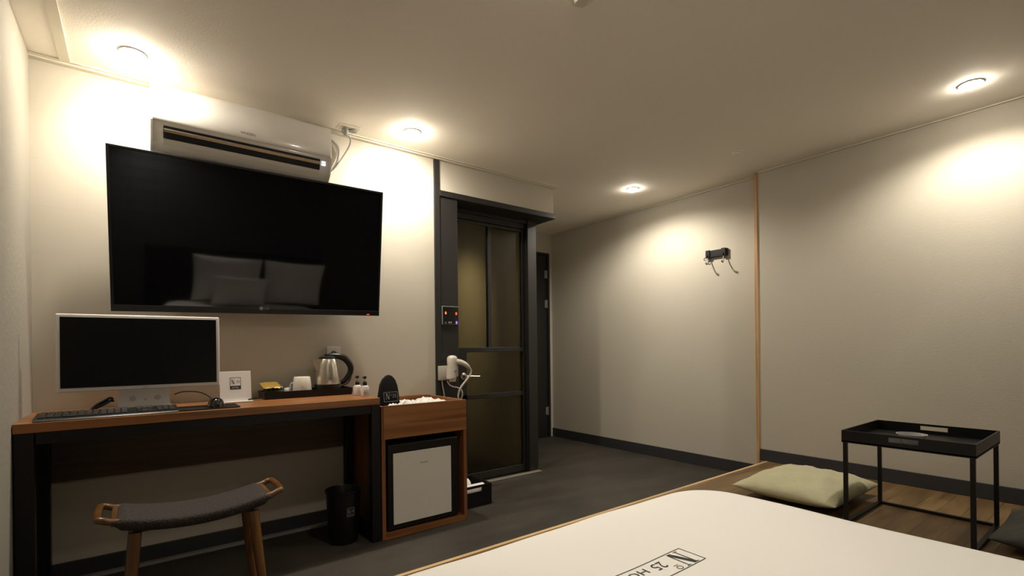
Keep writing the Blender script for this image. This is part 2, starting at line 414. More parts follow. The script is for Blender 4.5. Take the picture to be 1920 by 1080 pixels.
b = B().lathe([(0, 0), (.026, 0), (.026, .008), (.012, .012), (.012, .045), (0, .045)], (1.872, Y0, .778), 20, (0, -1, 0))
b.tube([(1.872, Y0 - .04, .778), (1.90, Y0 - .044, .777), (1.985, Y0 - .042, .773)], [.011, .009, .007], 10)
mk('door_handle', b, 'steel', d, True)
# entrance door in the corridor
d = bpy.data.objects.new('door_2', None); COL.objects.link(d); d.location = (3.17, YF, 0); d['kind'] = 'structure'; OFF['door_2'] = Vector(d.location)
mk('door_frame', B().box(2.72, 2.76, YF - .015, YF + .06, 0, 2.01, .003).box(3.590, 3.615, YF - .015, YF + .06, 0, 2.01, .003).box(2.76, 3.59, YF - .015, YF + .06, 1.985, 2.01, .003), 'dark_trim', d)
mk('door_leaf', B().box(2.762, 3.588, YF + .004, YF + .05, .005, 1.983, .003), 'dark_trim', d)
for z in (1.778, 1.456, .285):
    mk('door_hinge', B().lathe([(0, -.045), (.008, -.045), (.008, .045), (0, .045)], (3.580, YF - .004, z), 10).box(3.555, 3.58, YF - .002, YF + .006, z - .04, z + .04), 'grey_plastic', d)
mk('door_handle', B().box(2.82, 2.86, YF - .012, YF + .004, .95, 1.12, .004).tube([(2.84, YF - .012, 1.02), (2.84, YF - .05, 1.02), (2.95, YF - .05, 1.02)], .009, 8, 1), 'steel', d)

# deck
dk = thing('wooden_platform', 'raised brown wooden floor platform under the bed and cushions', 'platform', (1.6, .3, 0))
mk('deck_boards', B().box(XL + .004, XR2 - .003, YB + .003, YDK - .02, .02, DZ - .0005), 'deck_wood', dk)
mk('edge_nosing', B().box(XL + .004, XR2 - .009, YDK - .02, YDK, .11, DZ, .003), 'deck_edge', dk, label='pale wooden edge strip')
mk('fascia', B().box(XL + .004, XR2 - .009, YDK - .018, YDK - .004, .0, .11), 'deck_wood', dk)

# ------------------------------------------------------------ downlights
LBL = {'wall': None, 'corner': None, 'far': 'round glowing ceiling downlight near the wall hook rack', 'near': 'round glowing ceiling downlight at the right edge of the photo',
       'bed': 'round glowing ceiling downlight above the foot of the bed', 'aisle': 'round glowing ceiling downlight above the aisle beside the bed', 'head': 'round glowing ceiling downlight near the dark brick wall'}
for i, (k, x, y) in enumerate(LAMPS):
    lb = LBL[k] or ('round glowing ceiling downlight left of the air conditioner' if x < .5 else 'round glowing ceiling downlight between air conditioner and bathroom door')
    t = thing('downlight', lb, 'ceiling light', (x, y, H), 'recessed ceiling downlights')
    b = B().lathe([(.038, .0), (.048, .0), (.048, -.003), (.046, -.005), (.040, -.005), (.037, -.003), (.038, .0)], (x, y, H), 36)
    mk('trim_ring', b, 'white_plastic', t, True)
    b = B().lathe([(.038, -.003), (.037, -.008), (.030, -.017), (.016, -.023), (0, -.0245)], (x, y, H), 28)
    mk('lamp_lens', b, 'bright_lamp_lens' if k in ('wall', 'corner') else 'lamp_lens', t, True)
    ld = bpy.data.lights.new('spot', 'SPOT'); sw = SPOTS[k]; ld.energy = sw[0]; ld.color = LAMP_COL; ld.spot_size = math.radians(sw[1]); ld.spot_blend = sw[2]; ld.shadow_soft_size = .028
    lo = bpy.data.objects.new('spot_light', ld); COL.objects.link(lo); lo.parent = t; lo.location = (0, 0, -.03); lo.rotation_euler = (math.radians(sw[4]), math.radians(-sw[3]), 0)
# dim lamp of the bathroom behind the frosted glass
ld = bpy.data.lights.new('bath', 'SPOT'); ld.energy = 20; ld.color = (1, .84, .50); ld.spot_size = math.radians(62); ld.spot_blend = 1; ld.shadow_soft_size = .05
lo = bpy.data.objects.new('bathroom_light', ld); COL.objects.link(lo); lo.location = (1.75, 3.70, H - .05)
lo.rotation_euler = (Vector((2.45, 4.0, 1.25)) - lo.location).to_track_quat('-Z', 'Y').to_euler()

# ------------------------------------------------------------ TV
RT = (math.radians(7.6), 0, 0)
tvrot = Matrix.Rotation(math.radians(-.75), 4, 'Y') @ Matrix.Rotation(math.radians(8.4), 4, 'X')
tv = thing('television', 'large black flat television tilted down on the grey wall', 'television', (.522, 2.757, 1.167), rot=tvrot.to_euler())
# local: x right, z up from the bottom edge, -y towards the room
W, HH = 1.215, .702
b = B().box(-W / 2, W / 2, 0, .022, 0, HH, .004).box(-W * .36, W * .36, .022, .05, .06, HH * .7, .01)
mk('housing', b, 'black_plastic', tv)
mk('screen', B().box(-W / 2 + .012, W / 2 - .012, -.003, .0005, .030, HH - .012), 'screen_black', tv)
b = B(); frame_lines(b, -W / 2 + .001, W / 2 - .001, .001, HH - .001, .010, (0, -.0008, 0), (1, 0, 0), (0, 0, 1))
mk('bezel', B().box(-W / 2, W / 2, -.006, .0, 0, .028, .002).box(-W / 2, W / 2, -.005, 0, HH - .011, HH, .002).box(-W / 2, -W / 2 + .011, -.005, 0, .028, HH - .011, .002).box(W / 2 - .011, W / 2, -.005, 0, .028, HH - .011, .002), 'black_plastic', tv)
b.bm.free()
b = B(); ring_o(b, -.016, 0, .009, .009, .0095, (0, -.0066, .014 + .014), (1, 0, 0), (0, 0, 1)); put_text(b, 'LG', .018, (.010, -.0066, .028), (1, 0, 0), (0, 0, 1))
bb = b
mk('badge', bb, 'pale_ink', tv)
mk('standby_lamp', B().box(W / 2 - .075, W / 2 - .06, -.0068, -.005, .006, .010), 'red_lamp', tv, label='small red standby lamp')
mk('wall_bracket', B().box(-.2, .2, .05, .066, .18, .50, .003), 'black_metal', tv)
# the mount parts that hang under it on the wall
# ------------------------------------------------------------ air conditioner
ac = thing('air_conditioner', 'white wall mounted air conditioner above the television', 'air conditioner', (.44, 2.85, 1.87))
prof = [(2.849, 2.155), (2.68, 2.155), (2.655, 2.150), (2.645, 2.135), (2.640, 2.00), (2.640, 1.985), (2.648, 1.955), (2.665, 1.91), (2.70, 1.878), (2.76, 1.866), (2.849, 1.866)]
mk('casing', B().prism(prof, 'x', .066, .822), 'ac_white', ac, True)
mk('front_panel', B().prism([(2.642, 2.148), (2.636, 2.14), (2.631, 2.00), (2.634, 1.992), (2.642, 1.992)], 'x', .064, .824), 'ac_white', ac, True)
mk('side_cap', B().prism([(2.848, 2.157), (2.66, 2.157), (2.638, 2.14), (2.634, 1.99), (2.66, 1.908), (2.70, 1.874), (2.848, 1.864)], 'x', .822, .830), 'ac_white', ac)
mk('side_cap', B().prism([(2.848, 2.157), (2.66, 2.157), (2.638, 2.14), (2.634, 1.99), (2.66, 1.908), (2.70, 1.874), (2.848, 1.864)], 'x', .058, .066), 'ac_white', ac)
mk('air_slot', B().prism([(2.6405, 1.975), (2.651, 1.925), (2.668, 1.925), (2.66, 1.975)], 'x', .104, .772), 'black_plastic', ac, label='black air outlet slot')
mk('louvre', B().prism([(2.640, 1.963), (2.636, 1.957), (2.643, 1.948), (2.650, 1.953)], 'x', .106, .770), 'chrome', ac, True, label='shiny louvre blade in the slot')
mk('lower_flap', B().prism([(2.6485, 1.920), (2.660, 1.905), (2.690, 1.875), (2.70, 1.88), (2.664, 1.925)], 'x', .104, .772), 'ac_white', ac)
b = B(); put_text(b, 'WHISEN', .017, (.435, 2.6295, 2.017), (1, 0, 0), (0, 0, 1), 1.0); mk('badge', b, 'ink', ac)
for z in (1.964, 1.951):
    mk('display_light', B().box(.780, .800, 2.640, 2.653, z - .004, z + .004, .002), 'white_lamp', ac)
# ceiling socket with the cable of the air conditioner
cs = thing('ceiling_socket', 'pale socket plate on the ceiling right of the air conditioner', 'socket', (.955, 2.735, H))
mk('plate', B().box(.895, 1.015, 2.705, 2.775, H - .010, H, .003), 'white_trim', cs)
mk('socket_face', B().lathe([(0, 0), (.022, 0), (.022, -.006), (0, -.006)], (.982, 2.742, H - .010), 20), 'grey_plastic', cs)
pc = thing('power_cable', 'grey cable hanging from the ceiling socket beside the air conditioner', 'cable', (.92, 2.77, 2.0))
mk('plug', B().lathe([(0, 0), (.017, 0), (.019, -.02), (.010, -.034), (0, -.034)], (.940, 2.742, H - .011), 16), 'grey_plastic', pc, True)
mk('wire', B().tube([(.942, 2.742, H - .040), (.975, 2.77, 2.185), (.985, 2.80, 2.155), (.955, 2.82, 2.09), (.90, 2.82, 2.0), (.845, 2.80, 1.945), (.826, 2.80, 1.93)], .0042, 8), 'grey_plastic', pc, True)
tag(mk('drain_hose', B().tube([(.835, 2.83, 2.185), (.875, 2.83, 2.175), (.925, 2.83, 2.14), (.930, 2.83, 2.08), (.90, 2.83, 2.01), (.833, 2.82, 1.925)], .0065, 8), 'grey_plastic', None, True), 'thicker grey hose curving down the wall behind the cable', 'hose')

# ------------------------------------------------------------ desk
dz0, dz1 = .698, .733
dk = thing('desk', 'long narrow desk with brown wooden top and black frame', 'desk', (.32, 2.62, 0))
mk('desktop', B().box(XL + .002, .985, 2.40, 2.848, dz0, dz1, .002), 'walnut', dk)
mk('apron', B().box(XL + .06, .94, 2.405, 2.43, .655, dz0 - .001, .001).box(XL + .06, .94, 2.80, 2.82, .66, dz0 - .001), 'black_metal', dk)
for x0 in (XL + .004, .940):
    for y0 in (2.402, 2.790):
        mk('leg', B().box(x0, x0 + (.045 if x0 > 0 else .052), y0, y0 + .045, 0.001, dz0 - .001, .002), 'black_metal', dk)
    mk('side_rail', B().box(x0 + .002, x0 + .043, 2.448, 2.788, .655, dz0 - .001), 'black_metal', dk)
    mk('side_rail', B().box(x0 + .002, x0 + .043, 2.448, 2.788, .02, .05), 'black_metal', dk)
mk('modesty_panel', B().box(XL + .058, .938, 2.823, 2.836, .43, .696), 'panel_wood', dk)

# ------------------------------------------------------------ fridge cabinet
cb = thing('fridge_cabinet', 'brown wooden cabinet with open tray top holding the small fridge', 'cabinet', (1.25, 2.62, 0))
cx0, cx1, cy0, cy1, ct = .992, 1.502, 2.40, 2.846, .687
mk('side_panel', B().box(cx0, cx0 + .02, cy0 + .002, cy1, .001, ct - .002, .001), 'walnut_side', cb)
mk('side_panel', B().box(cx1 - .02, cx1, cy0 + .002, cy1, .001, ct - .002, .001), 'walnut_side', cb)
mk('bottom_panel', B().box(cx0 + .02, cx1 - .02, cy0 + .002, cy1, .001, .026), 'walnut', cb)
mk('back_panel', B().box(cx0 + .02, cx1 - .02, cy1 - .015, cy1, .026, ct), 'walnut', cb)
mk('tray_front', B().box(cx0 + .012, cx1 - .002, cy0, cy0 + .018, .515, ct, .001), 'walnut', cb)
mk('tray_floor', B().box(cx0 + .02, cx1 - .02, cy0 + .018, cy1 - .015, .612, .63), 'walnut', cb)
mk('shelf', B().box(cx0 + .02, cx1 - .02, cy0 + .018, cy1 - .015, .515, .53), 'black_plastic', cb)
fr = thing('mini_fridge', 'small black fridge with white door inside the wooden cabinet', 'fridge', (1.24, 2.6, .027))
mk('body', B().box(1.03, 1.462, 2.455, 2.82, .030, .482, .006), 'black_plastic', fr)
fd = mk('door', B().box(1.034, 1.458, 2.425, 2.452, .034, .478, .004), 'black_plastic', fr)
mk('door_panel', B().box(1.061, 1.408, 2.419, 2.4255, .060, .432, .002), 'fridge_white', fd, label='white front panel')
b = B()
for k in range(6): put_poly(b, [(k * .008, 0), (k * .008 + .0055, 0), (k * .008 + .0055, .006), (k * .008, .006)], (1.216, 2.4185, .361), (1, 0, 0), (0, 0, 1))
mk('badge', b, 'grey_plastic', fd)
for x in (1.06, 1.42):
    mk('foot', B().lathe([(0, 0), (.015, 0), (.015, .003), (0, .003)], (x, 2.5, .027), 12), 'black_plastic', fr)
# bags in the tray
def bag(x0, x1, y0, y1, sd, lb):
    b = cushion_bm(x0, x1, y0, y1, .632, .054, 30, .12, .012, sd)
    for v in b.bm.verts:
        v.co.z += .006 * math.sin(v.co.x * 60 + sd + v.co.y * 30) * math.sin(v.co.y * 55 + sd * 2) + .0025 * math.sin(v.co.x * 130 + v.co.y * 90)
        v.co.z = max(v.co.z, .632)
    return tag(mk('plastic_bag', b, 'plastic_bag', None, True, auto=False), lb, 'plastic bag', 'white plastic bags in the cabinet tray')
bag(1.152, 1.255, 2.43, 2.66, 1., 'crumpled white plastic bag in the tray beside the black case')
bag(1.03, 1.148, 2.421, 2.470, .6, 'crumpled white plastic bag in front of the black case')
bag(1.262, 1.44, 2.44, 2.72, 2.7, 'crumpled white plastic bag at the right end of the tray')
# black case with logo
cs = thing('black_case', 'black arched fabric case with framed mark standing in the tray', 'case', (1.085, 2.52, .632))
arch = [(-.058, 0), (.058, 0), (.060, .05), (.057, .10), (.051, .145), (.040, .178), (.024, .198), (.006, .205), (-.012, .200), (-.030, .184), (-.046, .155), (-.060, .09), (-.062, .04)]
b = B(); M_ = Matrix.Translation((1.078, 2.50, .638)) @ Matrix.Rotation(math.radians(-6), 4, 'X')
lo_ = []
for y, s_ in ((-.016, .86), (-.012, .96), (0, 1.0), (.012, .96), (.016, .86)):
    lo_.append([M_ @ Vector((x * s_, y, .1 + (z - .1) * s_)) for x, z in arch])
b.rings(lo_); mk('body', b, 'soft_black', cs, True)
zz = M_ @ Vector((.006, -.0165, .085)); uu = (M_.to_3x3() @ Vector((0, 0, 1)))
b = B(); frame_lines(b, -.040, .040, -.026, .026, .0022, zz - Vector((0, .001, 0)), (1, 0, 0), uu)
serif_N(b, -.018, .004, .024, .034, zz - Vector((0, .001, 0)), (1, 0, 0), uu); ring_o(b, .001, .010, .004, .004, .0015, zz - Vector((0, .001, 0)), (1, 0, 0), uu)
put_text(b, '25', .026, zz - Vector((0, .001, 0)) + Vector((.020, 0, 0)) + uu * .004, (1, 0, 0), uu)
mk('printed_mark', b, 'pale_ink', cs)

# ------------------------------------------------------------ monitor
mo = thing('monitor', 'wide white framed monitor on the left of the desk', 'monitor', (.026, 2.60, dz1))
x0, x1, z0, z1 = -.245, .298, .825, 1.131
b = B().box(x0, x1, 2.550, 2.552 + .016, z0, z1, .006, 3).box(-.15, .2, 2.566, 2.60, .87, 1.08, .01)
mk('housing', b, 'white_plastic', mo, True)
mk('screen', B().box(x0 + .013, x1 - .013, 2.5475, 2.5505, z0 + .017, z1 - .013), 'monitor_screen', mo)
b = B().prism([(-.062, dz1 + .001), (.118, dz1 + .001), (.112, .826), (-.058, .826)], 'y', 2.60, 2.68)
b2 = mk('stand', b, 'white_plastic', mo)
mk('stand_foot', B().box(-.07, .126, 2.575, 2.70, dz1, dz1 + .010, .004), 'white_plastic', mo)
for x in (-.012, .072): mk('speaker_mark', B().lathe([(0, 0), (.011, 0), (.011, -.001), (0, -.001)], (x, 2.5998, .785), 16, (0, 1, 0)), 'aged_white', mo)
mk('speaker_mark', B().lathe([(0, 0), (.005, 0), (.005, -.001), (0, -.001)], (.030, 2.5998, .780), 12, (0, 1, 0)), 'aged_white', mo)
b = B(); put_text(b, 'LG', .012, (.028, 2.5495, .8335), (1, 0, 0), (0, 0, 1)); mk('badge', b, 'grey_plastic', mo)

# keyboard
kb = thing('keyboard', 'long black keyboard in front of the monitor', 'keyboard', (-.08, 2.49, dz1))
KM = Matrix.Translation((-.08, 2.485, dz1 + .001)) @ Matrix.Rotation(math.radians(1.0), 4, 'Z') @ Matrix.Rotation(math.radians(4), 4, 'X')
b = B().prism([(-.070, .006), (-.078, .008), (-.070, .014), (.070, .014), (.074, .006)], 'x', -.215, .215); 
for v in b.bm.verts:
    pass
mk('base', b.xf(KM), 'black_plastic', kb, True)
key0 = None
def key(x, yy, wd=.0185):
    global key0
    if wd < .03 and key0:
        o = key0.copy(); COL.objects.link(o)
    else:
        b = B().box(-wd / 2, wd / 2, -.008, .008, .013, .0185, .0015, 1)
        o = mk('key', b.xf(Matrix.Translation(kb.location)), 'black_plastic', kb)
        if wd < .03: key0 = o
    o.parent = kb
    o.matrix_local = Matrix.Translation(-Vector(kb.location)) @ KM @ Matrix.Translation((x, yy, 0))
for yy in (-.048, -.029, -.010, .009, .028, .052):
    for i in range(12):
        if yy == -.048 and 3 <= i <= 7: continue
        key(-.195 + i * .0215, yy)
    if yy != .009:
        for i in range(3 if yy != -.029 else 1): key((.092 if yy != -.029 else .1105) + i * .0185, yy, .017) if False else key(.088 + i * .0185 + (.0185 if yy == -.029 else 0), yy)
    if yy < .04:
        for i in range(3): key(.155 + i * .0195, yy)
key(-.195 + 5 * .0215, -.048, .100)
# bundle of cable beside the stand
tag(mk('cable_bundle', B().tube([(-.145, 2.62, .748), (-.13, 2.63, .765), (-.105, 2.64, .780), (-.088, 2.64, .790), (-.08, 2.64, .784), (-.095, 2.635, .772), (-.125, 2.63, .755), (-.15, 2.625, .744), (-.135, 2.64, .752), (-.10, 2.645, .775), (-.075, 2.65, .776)], .0045, 8), 'soft_black', None, True), 'tied bundle of black cable left of the monitor stand', 'cable')
# mousepad, mouse
b = B().rings([rrect(.135, .362, 2.425, 2.60, .02, dz1 + .0005), rrect(.135, .362, 2.425, 2.60, .02, dz1 + .004)])
tag(mk('mouse_pad', b, 'soft_black'), 'flat black mouse pad right of the keyboard', 'mouse pad')
ms = thing('computer_mouse', 'glossy black computer mouse on the mouse pad', 'mouse', (.27, 2.50, dz1 + .004))
b = B(); lo_ = []
for k in range(9):
    a = k / 8 * PI / 2; s_ = math.cos(a) ** .5 if k < 8 else .05; lo_.append([Vector((.275 + .032 * s_ * math.cos(q), 2.49 + .054 * s_ * math.sin(q), dz1 + .0045 + .036 * math.sin(a) * (1 - .18 * math.sin(q)))) for q in [2 * PI * i / 24 for i in range(24)]])
mk('shell', b.rings(lo_), 'screen_black', ms, True)
mk('scroll_wheel', B().lathe([(0, -.003), (.009, -.003), (.009, .003), (0, .003)], (.275, 2.522, dz1 + .031), 14, (1, 0, 0)), 'grey_plastic', ms)
mk('cable', B().tube([(.275, 2.545, dz1 + .012), (.262, 2.58, dz1 + .040), (.225, 2.62, dz1 + .062), (.17, 2.655, dz1 + .066), (.135, 2.67, dz1 + .055)], .0028, 8), 'black_plastic', ms, True)

# white card with mark
cd_ = thing('sign_card', 'white square card with framed mark standing beside the monitor', 'card', (.376, 2.66, dz1))
CM = Matrix.Translation((.376, 2.655, dz1 + .008)) @ Matrix.Rotation(math.radians(-8), 4, 'X')
mk('panel', B().box(-.066, .066, 0, .004, 0, .142, .0015, mtx=CM), 'white_plastic', cd_)
mk('base', B().box(.308, .446, 2.635, 2.70, dz1 + .0005, dz1 + .008, .002), 'white_plastic', cd_)
o_ = CM @ Vector((-.001, -.0008, .085)); u_ = CM.to_3x3() @ Vector((0, 0, 1))
b = B(); frame_lines(b, -.023, .023, -.014, .028, .0018, o_, (1, 0, 0), u_); put_poly(b, [(-.023, -.028), (.023, -.028), (.023, -.014), (-.023, -.014)], o_, (1, 0, 0), u_)
serif_N(b, -.010, .007, .014, .022, o_, (1, 0, 0), u_); put_text(b, '25', .015, o_ + Vector((.011, 0, 0)) + u_ * .007, (1, 0, 0), u_)
mk('printed_mark', b, 'ink', cd_)
b = B(); put_text(b, 'HOTEL', .0085, o_ - u_ * .021 - Vector((0, .0005, 0)), (1, 0, 0), u_, 1.1); mk('printed_word', b, 'white_plastic', cd_)
tag(mk('pen', B().tube([(.425, 2.645, dz1 + .012), (.46, 2.642, dz1 + .0155), (.485, 2.64, dz1 + .018)], .0035, 8, 1), 'black_plastic', None, True), 'thin black pen lying in front of the white card', 'pen')

# ------------------------------------------------------------ tray and kettle
ty = thing('serving_tray', 'long black tray holding kettle, cup and sachets', 'tray', (.714, 2.765, dz1))
b = B()
o0 = rrect(.506, .945, 2.690, 2.842, .008, dz1 + .0005); o1 = rrect(.502, .949, 2.688, 2.844, .008, dz1 + .038)
i1 = rrect(.507, .944, 2.693, 2.839, .006, dz1 + .038); i0 = rrect(.510, .941, 2.696, 2.836, .006, dz1 + .008)
b.rings([o0, o1, i1, i0]); mk('shell', b, 'black_plastic', ty)
KX, KY, KZ = .835, 2.766, dz1 + .0085
kt = thing('electric_kettle', 'brushed steel electric kettle with black handle on the tray', 'kettle', (KX, KY, KZ))
mk('power_base', B().lathe([(0, 0), (.067, 0), (.0685, .004), (.0685, .040), (.067, .050), (.064, .051), (0, .051)], (KX, KY, KZ), 40), 'black_plastic', kt, True)
mk('body', B().lathe([(0, .0515), (.068, .0515), (.069, .056), (.064, .10), (.057, .15), (.049, .182), (.046, .188), (0, .188)], (KX, KY, KZ), 48), 'steel', kt, True)
mk('lid', B().lathe([(0, .188), (.046, .188), (.045, .196), (.032, .204), (0, .207)], (KX, KY, KZ), 32).box(KX - .014, KX + .034, KY - .012, KY + .012, KZ + .200, KZ + .216, .005), 'black_plastic', kt, True)
sp = B(); 
sp.rings([[Vector((KX + a, KY + c, KZ + e)) for a, c, e in q] for q in (
    [(-.036, -.034, .187), (-.036, .034, .187), (-.050, .022, .105), (-.050, -.022, .105)],
    [(-.060, -.022, .186), (-.060, .022, .186), (-.062, .014, .128), (-.062, -.014, .128)],
    [(-.082, -.010, .185), (-.082, .010, .185), (-.074, .006, .160), (-.074, -.006, .160)])])
mk('spout', sp, 'steel', kt, True)
mk('handle', B().tube([(KX + .010, KY, KZ + .205), (KX + .055, KY - .002, KZ + .203), (KX + .098, KY - .004, KZ + .186), (KX + .124, KY - .005, KZ + .150), (KX + .126, KY - .005, KZ + .115), (KX + .108, KY - .004, KZ + .080), (KX + .085, KY - .002, KZ + .060), (KX + .066, KY, KZ + .056)], [.014, .017, .018, .017, .016, .016, .014, .009], 12), 'black_plastic', kt, True)
mk('cord', B().tube([(KX + .066, KY + .02, KZ + .012), (KX + .09, KY + .03, KZ + .035), (KX + .125, KY + .03, KZ + .05), (KX + .142, KY + .03, KZ + .085), (KX + .134, KY + .035, KZ + .105), (KX + .11, KY + .04, KZ + .07), (KX + .09, KY + .045, KZ + .04)], .003, 8), 'black_plastic', kt, True)
o_ = Vector((KX - .006, KY - .0672, KZ + .082)); b = B(); frame_lines(b, -.007, .007, -.007, .007, .001, o_, (1, 0, 0), (0, 0, 1)); serif_N(b, 0, 0, .008, .009, o_, (1, 0, 0), (0, 0, 1)); mk('printed_mark', b, 'ink', kt)
# cups, inverted
def cup(x, y, s, lb):
    c = thing('cup', lb, 'cup', (x, y, dz1 + .0085), 'white cups on the tray')
    z = dz1 + .0085
    mk('bowl', B().lathe([(.040 * s, 0), (.0412 * s, .004), (.038 * s, .06), (.0345 * s, .094), (.032 * s, .0975), (.028 * s, .096), (.026 * s, .0975), (0, .095), (0, .090), (.031 * s, .090), (.035 * s, .06), (.0375 * s, .003), (.040 * s, 0)], (x, y, z), 36), 'porcelain', c, True)
    return c
c = cup(.697, 2.745, 1.18, 'white cup upside down on the tray left of the kettle')
mk('handle', B().tube([(.697 - .030, 2.745 + .028, dz1 + .03), (.650, 2.772, dz1 + .032), (.646, 2.775, dz1 + .055), (.652, 2.77, dz1 + .072), (.672, 2.760, dz1 + .074)], .0045, 8), 'porcelain', c, True)
o_ = Vector((.688, 2.745 - .0455, dz1 + .052)); b = B(); serif_N(b, 0, 0, .010, .012, o_, (1, 0, 0), (0, 0, 1)); ring_o(b, .009, .003, .002, .002, .0008, o_, (1, 0, 0), (0, 0, 1)); mk('printed_mark', b, 'grey_plastic', c)
# sachets
def sachet(cx, cy, cz, w_, h_, rx, rz, m, lb):
    n = 8; b = B(); Mx = Matrix.Translation((cx, cy, cz)) @ Matrix.Rotation(rz, 4, 'Z') @ Matrix.Rotation(rx, 4, 'X')
    G = {}
    for sg in (1, -1):
        for i in range(n + 1):
            for j in range(n + 1):
                if sg < 0 and (i in (0, n) or j in (0, n)): G[sg, i, j] = G[1, i, j]; continue
                u, v = i / n * 2 - 1, j / n * 2 - 1
                th = .006 * max(0, (1 - u ** 4) * (1 - v ** 4)) * sg + .003 * math.sin(u * 9 + v * 7 + cx * 50) * math.cos(v * 6 - u * 4)
                G[sg, i, j] = b.bm.verts.new(Mx @ Vector((u * w_ / 2, v * h_ / 2, th)))
        for i in range(n):
            for j in range(n): b.bm.faces.new((G[sg, i, j], G[sg, i + 1, j], G[sg, i + 1, j + 1], G[sg, i, j + 1]))
    return tag(mk('sachet', b, m, None, True), lb, 'sachet', 'coffee and tea sachets on the tray')
sachet(.545, 2.752, .802, .088, .085, math.radians(18), .10, 'gold_foil', 'gold foil sachet lying on top of the dark green ones')
sachet(.540, 2.732, .773, .060, .055, math.radians(62), .0, 'green_foil', 'dark green sachet under the gold one, at the left end of the tray')
sachet(.574, 2.724, .771, .060, .052, math.radians(65), -.25, 'green_foil', 'dark green sachet under the gold one, nearer the cup')
sachet(.622, 2.738, .766, .050, .045, math.radians(60), .2, 'grey_plastic', 'grey sachet leaning beside the white cup')
# bottles
def bottle(x, y, lb, logo):
    z = dz1 + .0005
    t = thing('pump_bottle', lb, 'bottle', (x, y, z), 'white pump bottles at the end of the desk')
    mk('body', B().lathe([(0, 0), (.0195, 0), (.0215, .003), (.0215, .045), (.019, .052), (.011, .056), (0, .056)], (x, y, z), 28), 'white_plastic', t, True)
    mk('collar', B().lathe([(0, .056), (.0105, .056), (.0105, .072), (.006, .077), (.003, .079), (0, .079)], (x, y, z), 20), 'black_plastic', t, True, label='black screw collar')
    mk('stem', B().lathe([(0, .079), (.0028, .079), (.0028, .090), (0, .090)], (x, y, z), 12), 'chrome', t, True)
    mk('pump_head', B().lathe([(0, .090), (.004, .090), (.0095, .098), (.0095, .104), (0, .105)], (x, y, z), 16).tube([(x, y, z + .101), (x - .012, y - .010, z + .100), (x - .016, y - .014, z + .096)], .0028, 6, 1), 'black_plastic', t, True, label='black pump head')
    if logo:
        o_ = Vector((x - .004, y - .0219, z + .018)); b = B(); frame_lines(b, -.010, .013, -.012, .012, .001, o_, (1, 0, 0), (0, 0, 1)); serif_N(b, -.003, 0, .009, .014, o_, (1, 0, 0), (0, 0, 1)); put_text(b, '25', .010, o_ + Vector((.007, 0, 0)), (1, 0, 0), (0, 0, 1)); mk('printed_mark', b, 'ink', t)
bottle(.945, 2.610, 'white pump bottle behind the other, nearer the kettle', False)
bottle(.958, 2.535, 'white pump bottle with framed mark, nearer the wooden cabinet', True)
# wall socket
so = thing('wall_socket', 'white double wall socket behind the kettle', 'socket', (.893, 2.85, .93))
mk('plate', B().box(.856, .932, 2.841, 2.849, .918, .998, .003), 'white_plastic', so)
mk('socket_face', B().lathe([(0, 0), (.019, 0), (.019, -.003), (.016, -.0035), (.015, .001), (0, .001)], (.893, 2.8405, .955), 24, (0, 1, 0)), 'grey_plastic', so, True)

# ------------------------------------------------------------ hair dryer, panel
hb = thing('dryer_holder', 'white wall holder carrying the hair dryer on the dark column', 'holder', (1.63, 2.845, .81))
b = B().box(1.560, 1.668, 2.820, 2.849, .772, .866, .004)
lo_ = []
for z, q in ((.785, 0), (.866, 1)):
    pass
n = 24; cxh, cyh = 1.640, 2.790
O, I, O2, I2 = [], [], [], []
for i in range(n):
    a = 2 * PI * i / n; x_, y_ = math.cos(a), math.sin(a); dip = .782 + .010 * (x_ + 1)
    O.append(Vector((cxh + .040 * x_, cyh + .036 * y_, dip))); O2.append(Vector((cxh + .040 * x_, cyh + .036 * y_, .866)))
    I.append(Vector((cxh + .036 * x_, cyh + .032 * y_, dip))); I2.append(Vector((cxh + .036 * x_, cyh + .032 * y_, .866)))
b.rings([O, O2, I2, I, O], False, False)
mk('bracket', b, 'aged_white', hb, True)
mk('button', B().lathe([(0, 0), (.008, 0), (.008, -.003), (0, -.003)], (1.642, 2.7545, .832), 16, (0, 1, 0)), 'grey_plastic', hb)
mk('supply_wire', B().tube([(1.585, 2.83, .772), (1.590, 2.83, .73), (1.605, 2.835, .66), (1.612, 2.84, .55)], .004, 8), 'aged_white', hb, True)
hd = thing('hair_dryer', 'white hair dryer resting upright in the wall holder', 'hair dryer', (1.64, 2.79, .81))
mk('barrel', B().lathe([(0, -.052), (.022, -.052), (.024, -.046), (.028, -.02), (.031, .03), (.034, .07), (.0345, .098), (.030, .110), (.018, .118), (0, .120)], (cxh, cyh, .815), 32), 'aged_white', hd, True)
mk('handle', B().tube([(1.655, 2.775, .895), (1.690, 2.765, .888), (1.722, 2.757, .872), (1.745, 2.752, .852)], [.019, .018, .016, .011], 14), 'aged_white', hd, True)
mk('coiled_cord', B().tube([(1.742, 2.752, .855), (1.760, 2.752, .835), (1.752, 2.752, .802), (1.722, 2.757, .765), (1.690, 2.765, .725), (1.676, 2.772, .690), (1.674, 2.775, .655), (1.690, 2.780, .640), (1.706, 2.780, .665), (1.702, 2.778, .700), (1.675, 2.785, .722), (1.648, 2.79, .728), (1.625, 2.80, .742), (1.615, 2.815, .768)], [.007, .0055, .0068, .0068, .0068, .0062, .006, .006, .006, .006, .0055, .0045, .004, .004], 10), 'aged_white', hd, True)
kp = thing('control_panel', 'small black wall control panel with red and blue lights', 'control panel', (1.66, 2.845, 1.2))
mk('frame', B().box(1.597, 1.724, 2.838, 2.8485, 1.138, 1.260, .002), 'grey_plastic', kp)
mk('face', B().box(1.602, 1.719, 2.836, 2.8385, 1.143, 1.255), 'screen_black', kp)
